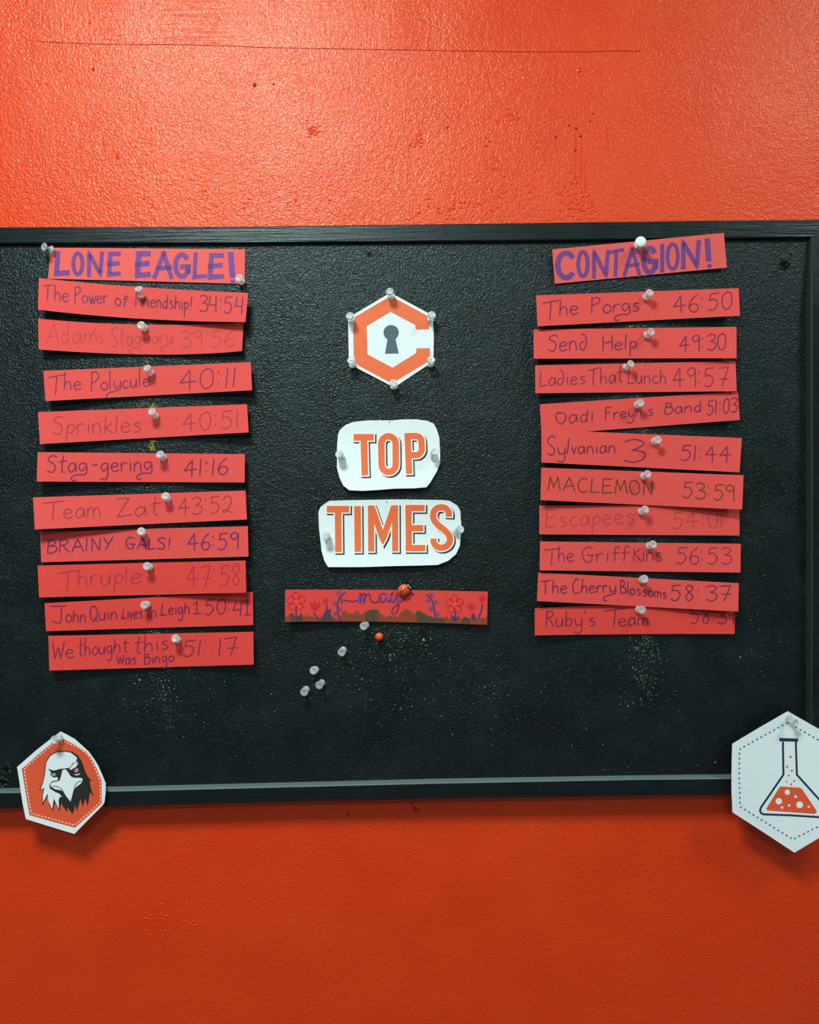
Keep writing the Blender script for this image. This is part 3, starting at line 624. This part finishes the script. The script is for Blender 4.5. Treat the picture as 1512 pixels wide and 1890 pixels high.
s2 = paper('word_sign', V([(90, 930), (110, 885), (150, 855), (190, 828), (400, 822), (800, 815), (1230, 820), (1310, 828), (1380, 870), (1410, 920), (1422, 1100), (1405, 1250), (1370, 1325), (1300, 1385), (1200, 1425), (1050, 1430), (800, 1435), (500, 1445), (180, 1445), (145, 1385), (120, 1300), (95, 1080)]), hM, M['white'])
tag(s2, 'white paper cut-out printed TIMES in orange capitals below the word TOP', 'paper sign', 'white word cut-outs in the middle')
sign_letter(s2, hM, [([(168, 906), (377, 906)], False), ([(273, 908), (277, 1305)], False)], 62)
sign_letter(s2, hM, [([(454, 878), (457, 1303)], False)], 62)
sign_letter(s2, hM, [([(579, 872), (581, 1300)], False), ([(803, 870), (805, 1298)], False), ([(586, 884), (690, 1186), (794, 882)], False)], 57)
sign_letter(s2, hM, [([(928, 868), (932, 1296)], False), ([(900, 896), (1078, 896)], False), ([(925, 1083), (1066, 1083)], False), ([(902, 1268), (1085, 1268)], False)], 58)
sign_letter(s2, hM, [(V and smooth_line([(1303, 976), (1302, 935), (1272, 898), (1228, 889), (1182, 905), (1160, 945), (1163, 1000), (1205, 1055), (1262, 1100), (1305, 1150), (1314, 1200), (1290, 1245), (1238, 1266), (1188, 1250), (1164, 1215), (1161, 1180)], 5), False)], 58)
gW = 'clear push pins holding the TOP and TIMES signs'
for c, h, hf, l in (((300, 418), (284, 396), hT, 'clear push pin at the left of the TOP sign'), ((1160, 398), (1170, 376), hT, 'clear push pin at the right of the TOP sign'), ((174, 1172), (162, 1156), hM, 'clear push pin at the left of the TIMES sign'), ((1384, 1110), (1410, 1094), hM, 'clear push pin at the right edge of the TIMES sign')):
    a, b = V([c, h]); pin(*a, *b, hf(*a), l, gW)
bm = bmesh.new()
for x, y in ((752, 97), (728, 842)): fill(bm, [V(circle(x, y, 7, 8))], hT if y < 700 else hM, 0.00007)
face_out_bm(bm); link('pin_hole', bm, M['grey_ink'], s1)

# ------------------------------------------------------------------ month strip with drawn flowers
V = view(510, 1060, 3.688)
def hY(x, y): return H_B + mm * (1.2 + 8 * max(0, (700 - x) / 175) ** 1.5 + 5 * max(0, (x - 760) / 140) ** 1.6 + 2.5 * (y - 1090) / 60)
top = V([(60, 106), (735, 106), (1440, 118)]); bot = V([(60, 323), (700, 323), (1436, 343)])
my = paper('month_strip', [lerp_line(top, k / 20) for k in range(21)] + [lerp_line(bot, 1 - k / 20) for k in range(21)], hY, M['card_deep'])
tag(my, 'red strip lettered may with drawn flowers and grass along its edge', 'paper strip')
M['grass_a'] = mat('brown_green_marker', (136, 62, 34), 0.7, 0.3); M['grass_b'] = mat('dark_green_marker', (76, 64, 44), 0.7, 0.3)
M['petal'] = mat('crimson_marker', (204, 34, 44), 0.7, 0.3); M['stem_ink'] = mat('indigo_marker', (76, 50, 92), 0.7, 0.3); M['blue_dot'] = mat('mauve_marker', (140, 62, 104), 0.7, 0.3)
M['centre'] = mat('orange_marker', (236, 70, 28), 0.7, 0.3)
def draw(nm, m, fills=(), lines=(), off=0.00006, wpx=2.4, par=None):
    bm = bmesh.new()
    for f in fills: fill(bm, [V(f)], hY, off)
    for l in lines: ribbon(bm, smooth_line(V(l), 5), wpx, hY, off, rnd=True)
    face_out_bm(bm); return link(nm, bm, m, par or my)
gt = [(62, 292), (78, 280), (90, 268), (104, 276), (112, 262), (124, 285), (140, 292), (160, 280), (172, 268), (186, 286), (200, 292), (216, 272), (228, 290), (245, 285), (262, 298), (280, 280), (300, 294), (330, 296), (350, 272), (372, 290), (400, 298), (430, 300), (446, 272), (462, 246), (478, 256), (494, 270), (508, 262), (522, 276), (538, 254), (550, 244), (564, 266), (580, 274), (596, 262), (612, 255), (640, 240), (660, 236), (686, 238), (704, 258), (722, 272), (740, 294), (762, 284), (790, 290), (812, 284), (834, 292), (844, 258), (862, 252), (880, 230), (892, 246), (912, 248), (926, 266), (946, 268), (960, 242), (980, 256), (1000, 258), (1024, 276), (1050, 284), (1080, 300), (1120, 292), (1142, 302), (1152, 284), (1170, 298), (1200, 302), (1236, 296), (1262, 300), (1282, 288), (1312, 292), (1330, 304), (1352, 290), (1380, 304), (1400, 290), (1418, 300), (1437, 286)]
gs = []
for a, b in zip(gt, gt[1:]):
    gs += [a, ((a[0] * 2 + b[0]) / 3, (a[1] + b[1]) / 2 + random.uniform(-9, 9)), ((a[0] + b[0] * 2) / 3, (a[1] + b[1]) / 2 + random.uniform(-9, 9))]
gt = gs + gt[-1:]
draw('drawn_grass', M['grass_a'], [gt + [(1434, 340), (1200, 334), (900, 327), (700, 322), (62, 321)]])
draw('drawn_grass', M['grass_b'], [[(98, 268), (108, 262), (118, 284), (160, 286), (172, 262), (180, 300), (176, 318), (100, 318)], [(312, 300), (330, 280), (350, 262), (362, 240), (370, 270), (390, 300), (398, 318), (300, 319)], [(606, 320), (604, 262), (640, 240), (686, 240), (690, 290), (692, 321)], [(955, 280), (960, 244), (1000, 262), (1024, 278), (1060, 290), (1090, 300), (1150, 306), (1150, 330), (958, 326)], [(1262, 304), (1285, 290), (1312, 300), (1320, 336), (1262, 334)]], off=0.0001)
for cx, cy in ((135, 188), (1213, 205)):
    fl = [circle(cx + 36 * math.cos(a), cy + 38 * math.sin(a), 25, 16) for a in (math.radians(-90 + 72 * k) for k in range(5))]
    o = draw('drawn_flower', M['petal'], (), [c + c[:2] for c in fl], wpx=2.2)
    draw('flower_centre', M['centre'], [circle(cx + 2, cy, 17)], [], 0.0001, par=o)
for t in ([(228, 182), (246, 200), (262, 178), (276, 204), (300, 182), (296, 225), (268, 252), (236, 235)], [(316, 158), (328, 172), (338, 148), (346, 170), (358, 160), (354, 190), (338, 208), (320, 192)], [(1300, 196), (1316, 214), (1330, 190), (1340, 214), (1356, 196), (1352, 232), (1334, 252), (1310, 236)], [(1380, 142), (1396, 158), (1408, 140), (1424, 150), (1422, 180), (1402, 196), (1382, 180)]):
    draw('drawn_tulip', M['petal'], [t])
for t in ([(322, 290), (348, 240), (376, 236), (366, 270), (340, 300)], [(1186, 272), (1204, 284), (1222, 296), (1250, 276), (1240, 306), (1216, 322), (1194, 306)], [(1326, 282), (1344, 258), (1362, 300), (1368, 314), (1330, 310)], [(150, 290), (172, 258), (172, 290), (156, 318)]):
    draw('drawn_leaf', M['stem_ink'], [t], off=0.00014)
for t in ([(134, 236), (136, 280), (140, 315)], [(256, 256), (270, 290), (296, 312)], [(345, 210), (340, 250), (310, 305)], [(470, 122), (432, 160), (416, 220), (425, 280), (440, 318)], [(1022, 134), (1056, 170), (1072, 220), (1086, 322)], [(1220, 250), (1216, 318)], [(1404, 200), (1396, 250), (1374, 305)]):
    draw('drawn_stem', M['stem_ink'], (), [t], 0.00014, 2.9)
for x, y in ((424, 128), (440, 170), (398, 196), (432, 238), (404, 270), (1058, 142), (1034, 180), (1086, 190), (1054, 236), (1098, 272)):
    draw('drawn_berry', M['blue_dot'], [circle(x, y, 17, 14)], [], 0.0001)
draw('month_lettering', M['purple'], (), [[(446, 200), (452, 180), (480, 180), (520, 186), (556, 178)], [(560, 160), (576, 132), (580, 160), (570, 198)], [(572, 186), (588, 140), (604, 134), (604, 165), (598, 196)], [(600, 180), (616, 142), (634, 136), (642, 170), (660, 192), (684, 190), (706, 170)],
     [(748, 136), (718, 134), (700, 164), (716, 190), (742, 178), (752, 138), (750, 176), (772, 188)], [(772, 188), (784, 150), (792, 126), (780, 150), (782, 186), (806, 182), (824, 130)], [(826, 128), (828, 180), (832, 230), (812, 268), (790, 268), (792, 240), (826, 206), (870, 170), (900, 140), (924, 130), (936, 146)]], wpx=3.0)
draw('month_lettering', M['marker'], (), [[(566, 150), (566, 196)], [(590, 150), (588, 190)], [(710, 150), (716, 182)], [(752, 136), (754, 184)], [(780, 150), (786, 186)], [(830, 150), (834, 200)], [(790, 252), (806, 268)]], 0.0001, wpx=4.4)
# ladybird pin
def ladybird():
    c = V([(868, 106)])[0]; h0 = hY(*c) + 0.004; C = at(*c, h0); S = 0.000556 * 1.0
    root = empty('ladybird_pin', C); tag(root, 'orange ladybird push pin with black spots at the top of the month strip', 'push pin')
    rx, rz, ry = 0.0064, 0.0058, 0.005; ang = math.radians(32); R = Matrix.Rotation(-ang, 3, 'Y')
    def dome(x, z): return -ry * math.sqrt(max(0, 1 - (x / rx) ** 2 - (z / rz) ** 2))
    bm = bmesh.new(); bmesh.ops.create_uvsphere(bm, u_segments=24, v_segments=12, radius=1)
    for v in bm.verts: v.co = C + R @ Vector((v.co.x * rx, v.co.z * ry if v.co.z < 0 else v.co.z * 0.0012, v.co.y * rz))
    bmesh.ops.recalc_face_normals(bm, faces=bm.faces[:]); link('shell', bm, M['bug_red'], root, True)
    def patch(nm, pts, m):
        bm = bmesh.new(); f = bm.faces.new([bm.verts.new((a, b, 0)) for a, b in pts]); bmesh.ops.triangulate(bm, faces=[f])
        bmesh.ops.subdivide_edges(bm, edges=bm.edges[:], cuts=2, use_grid_fill=True)
        for v in bm.verts: v.co = C + R @ Vector((v.co.x, dome(v.co.x, v.co.y) * 1.02 - 0.0001, v.co.y))
        bm.normal_update(); face_out_bm(bm); link(nm, bm, m, root)
    for x, z, r in ((-2.9, 1.6, .62), (-.5, 3.0, .62), (1.8, 2.4, .55), (-2.6, -1.9, .62), (-.2, -3.2, .6), (2.2, -2.6, .55)): patch('spot', [(a * mm, b * mm) for a, b in circle(x, z, r, 10)], M['black_gloss'])
    patch('wing_line', [(-5.9 * mm, -.22 * mm), (-3 * mm, -.3 * mm), (0, -.32 * mm), (3 * mm, -.3 * mm), (5.6 * mm, -.22 * mm), (5.6 * mm, .22 * mm), (3 * mm, .3 * mm), (0, .32 * mm), (-3 * mm, .3 * mm), (-5.9 * mm, .22 * mm)], M['black_gloss'])
    for nm, ctr, r, m in (('head', (5.9, -1.6, 0.2), 2.3, 'black_gloss'), ('eye', (6.3, -3.4, 1.5), .95, 'white_plastic'), ('eye', (6.8, -3.2, -1.1), .8, 'white_plastic')):
        bm = bmesh.new(); bmesh.ops.create_uvsphere(bm, u_segments=14, v_segments=8, radius=r * mm)
        for v in bm.verts: v.co = C + R @ (v.co + Vector(ctr) * mm)
        link(nm, bm, M[m], root, True)
    bm = bmesh.new()
    bmesh.ops.create_cone(bm, cap_ends=True, segments=8, radius1=0.0005, radius2=0.0005, depth=0.008)
    for v in bm.verts: v.co = C + Vector((v.co.x, v.co.z + 0.003, v.co.y))
    link('needle', bm, M['steel'], root)
ladybird()
# loose pins below
gF = 'spare clear push pins stuck in the board below the month strip'
for c, h, l in (((608, 346), (595, 353), 'spare clear push pin touching the lower edge of the month strip'), ((455, 516), (444, 532), 'spare clear push pin left of and below the orange pin'), ((266, 649), (254, 655), 'spare clear push pin highest of the three at lower left'),
                ((308, 739), (292, 755), 'spare clear push pin rightmost of the three at lower left'), ((203, 785), (189, 802), 'spare clear push pin lowest of all, at lower left')):
    a, b = V([c, h]); pin(*a, *b, H_B, l, gF)
a = V([(700, 424)])[0]; pin(a[0], a[1], a[0], a[1], H_B, 'orange round headed pin below the month strip', None, ball_me, 'ball_head')

# ------------------------------------------------------------------ eagle badge
V = view(0, 1330, 6.3)
def hE(x, y): return T_FR + mm * (0.8 + 4 * max(0, (y - 1385) / 150) ** 1.6 + 6 * max(0, (x - 120) / 75) ** 2 + 2.0 * max(0, (90 - x) / 60) ** 2)
out = [(703, 127), (790, 170), (870, 215), (955, 290), (1035, 365), (1090, 440), (1140, 520), (1185, 620), (1230, 730), (1228, 840), (1215, 952), (1190, 990), (1030, 1150), (865, 1318), (580, 1232), (300, 1145), (262, 960), (245, 850), (222, 690), (198, 540), (420, 345), (560, 235)]
eb = paper('eagle_badge', V(out), hE, M['white']); tag(eb, 'white and orange paper badge of an eagle head pinned over the lower left frame', 'paper badge', 'paper badges along the bottom of the board')
def art(par, hf, nm, m, fills=(), lines=(), off=0.00006, wpx=1.0, straight=False, parent=None):
    bm = bmesh.new()
    for f in fills: fill(bm, [V(f)], hf, off)
    for l in lines: ribbon(bm, V(l) if straight else smooth_line(V(l), 5), wpx, hf, off)
    face_out_bm(bm); return link(nm, bm, m, parent or par)
fld = [(738, 212), (890, 292), (1000, 365), (1060, 430), (1125, 560), (1182, 705), (1183, 960), (1030, 1105), (872, 1246), (600, 1172), (343, 1100), (298, 840), (252, 562), (440, 400), (620, 248)]
art(eb, hE, 'orange_field', M['orange_deep'], [fld])
def dashes(path, on, gap, wpx, hf, off, nm, m, par):
    bm = bmesh.new(); pts = densify(V(path + path[:1]), 0.5); acc = 0; seg = []
    for a, b in zip(pts, pts[1:]):
        if acc < on: seg.append(a)
        elif seg: ribbon(bm, [seg[0], seg[-1]], wpx, hf, off); seg = []
        acc += math.dist(a, b)
        if acc >= on + gap: acc = 0
    face_out_bm(bm); return link(nm, bm, m, par)
dashes([(742, 240), (900, 308), (985, 368), (1045, 430), (1105, 550), (1165, 715), (1170, 945), (1030, 1078), (867, 1217), (600, 1142), (362, 1078), (318, 830), (281, 560), (450, 415), (620, 268)], 3.6, 2.9, 1.9, hE, 0.00012, 'dashed_border', M['pale_dash'], eb)
head = [(750, 350), (840, 362), (905, 405), (955, 480), (990, 590), (1020, 650), (1072, 706), (1040, 704), (1056, 780), (1092, 892), (1046, 830), (1036, 900), (1022, 1000), (990, 905), (966, 1006), (935, 915), (915, 985), (895, 1054), (875, 980), (862, 1040), (845, 1086), (780, 1010), (782, 1066), (722, 985), (712, 960), (692, 1060), (640, 950), (616, 1056), (575, 985), (552, 880), (494, 992), (490, 880), (502, 795), (452, 812), (490, 735), (512, 630), (528, 490), (575, 405), (650, 360)]
hd = art(eb, hE, 'eagle_head', M['eagle_dark'], [head], off=0.00010)
face = [(750, 362), (820, 372), (880, 415), (898, 440), (880, 478), (842, 500), (812, 545), (790, 552), (730, 558), (692, 590), (640, 588), (560, 560), (592, 600), (586, 636), (622, 664), (668, 656), (676, 690), (604, 708), (574, 745), (582, 792), (640, 828), (690, 850), (724, 888), (696, 884), (682, 925), (686, 1030), (626, 905), (606, 1030), (562, 930), (552, 850), (500, 952), (498, 870), (516, 785), (472, 800), (500, 730), (522, 630), (538, 490), (584, 412), (656, 370)]
fc = art(eb, hE, 'white_feathers', M['white'], [face], off=0.00014, parent=hd)
art(eb, hE, 'white_feathers', M['white'], [[(838, 520), (880, 480), (905, 468), (880, 500), (915, 488), (884, 540), (830, 572), (806, 566)], [(862, 622), (905, 625), (938, 606), (915, 634), (882, 636)]], off=0.00014, parent=hd)
bk = art(eb, hE, 'beak', M['white'], [[(745, 564), (768, 570), (800, 612), (838, 656), (900, 664), (952, 668), (964, 692), (938, 736), (895, 765), (858, 802), (840, 870), (820, 942), (770, 880), (735, 822), (690, 806), (640, 798), (596, 768), (584, 742), (604, 722), (650, 708), (692, 700), (712, 640), (722, 584)]], off=0.00018, parent=hd)
art(eb, hE, 'beak_line', M['eagle_dark'], (), [[(612, 766), (650, 764), (700, 786), (736, 824)], [(862, 800), (880, 745), (915, 712), (950, 704)], [(640, 828), (700, 840), (736, 822)]], off=0.00022, wpx=1.3, parent=hd)
art(eb, hE, 'eye', M['pink'], [circle(624, 628, 28, 14, 20), circle(888, 576, 26, 14, 30)], off=0.00022, parent=hd)
art(eb, hE, 'brow', M['eagle_dark'], [[(556, 556), (620, 585), (700, 590), (735, 562), (700, 560), (660, 600), (600, 598)], [(840, 560), (915, 530), (905, 546), (850, 575)]], [[(800, 600), (835, 650), (900, 662)]], off=0.00026, wpx=1.6, parent=hd)
a, b = V([(690, 196), (632, 224)]); pin(*a, *b, hE(*a), 'clear push pin at the top of the eagle badge', 'clear push pins holding the bottom badges')

# ------------------------------------------------------------------ flask badge
V = view(1330, 1290, 5.4)
def hF(x, y): return T_FR + mm * (1.2 + 9 * max(0, (y - 1345) / 225) ** 1.2 + 5 * max(0, (1440 - x) / 90) ** 1.5 + 4 * max(0, (x - 1480) / 90) ** 1.5)
fb_ = paper('flask_badge', V([(672, 123), (983, 300), (1275, 460), (1290, 800), (1290, 1180), (1010, 1370), (738, 1533), (430, 1330), (120, 1130), (110, 900), (112, 640), (118, 448), (390, 285)]), hF, M['white'])
tag(fb_, 'white paper hexagon badge of a lab flask pinned over the lower right frame', 'paper badge', 'paper badges along the bottom of the board')
dashes([(672, 235), (192, 500), (188, 780), (196, 1072), (450, 1232), (722, 1400), (980, 1270), (1225, 1120), (1215, 780), (1205, 520), (960, 400)], 4.2, 4.6, 2.4, hF, 0.00008, 'dashed_border', M['dash_blue'], fb_)
dashes([(672, 215), (165, 480), (160, 1090), (722, 1440), (1260, 1140), (1240, 500)], 1.4, 2.4, 0.7, hF, 0.00008, 'faint_dashed_border', mat('pale_blue_dash', (150, 196, 216), 0.7), fb_)
fo = art(fb_, hF, 'flask_outline', M['navy'], (), [[(623, 425), (628, 755), (402, 1085), (395, 1118), (408, 1140), (430, 1150), (700, 1160), (1085, 1185), (1110, 1160), (1100, 1130), (762, 755), (752, 425)]], wpx=3.7, straight=True, off=0.0001)
art(fb_, hF, 'flask_lip', M['navy'], (), [[(588, 405), (776, 411)]], wpx=6, straight=True, off=0.00014)
lq = art(fb_, hF, 'liquid', M['orange_deep'], [[(600, 872), (795, 885), (815, 900), (960, 1118), (955, 1138), (935, 1146), (470, 1112), (456, 1095), (585, 885)]], off=0.0001)
art(fb_, hF, 'bubble', M['white'], [circle(*c, 16) for c in ((668, 930, 27), (582, 1020, 32), (790, 1055, 34), (750, 975, 14), (685, 1062, 12), (615, 1082, 13), (882, 1075, 12))], off=0.00016, parent=lq)
art(fb_, hF, 'red_bubble', M['orange_deep'], [circle(*c, 10) for c in ((700, 577, 12), (665, 676, 11), (712, 716, 11), (680, 763, 10), (735, 818, 10), (660, 825, 8), (705, 850, 11))], off=0.0001)
a, b = V([(688, 200), (738, 240)]); pin(*a, *b, hF(*a), 'clear push pin at the top of the flask badge', 'clear push pins holding the bottom badges')
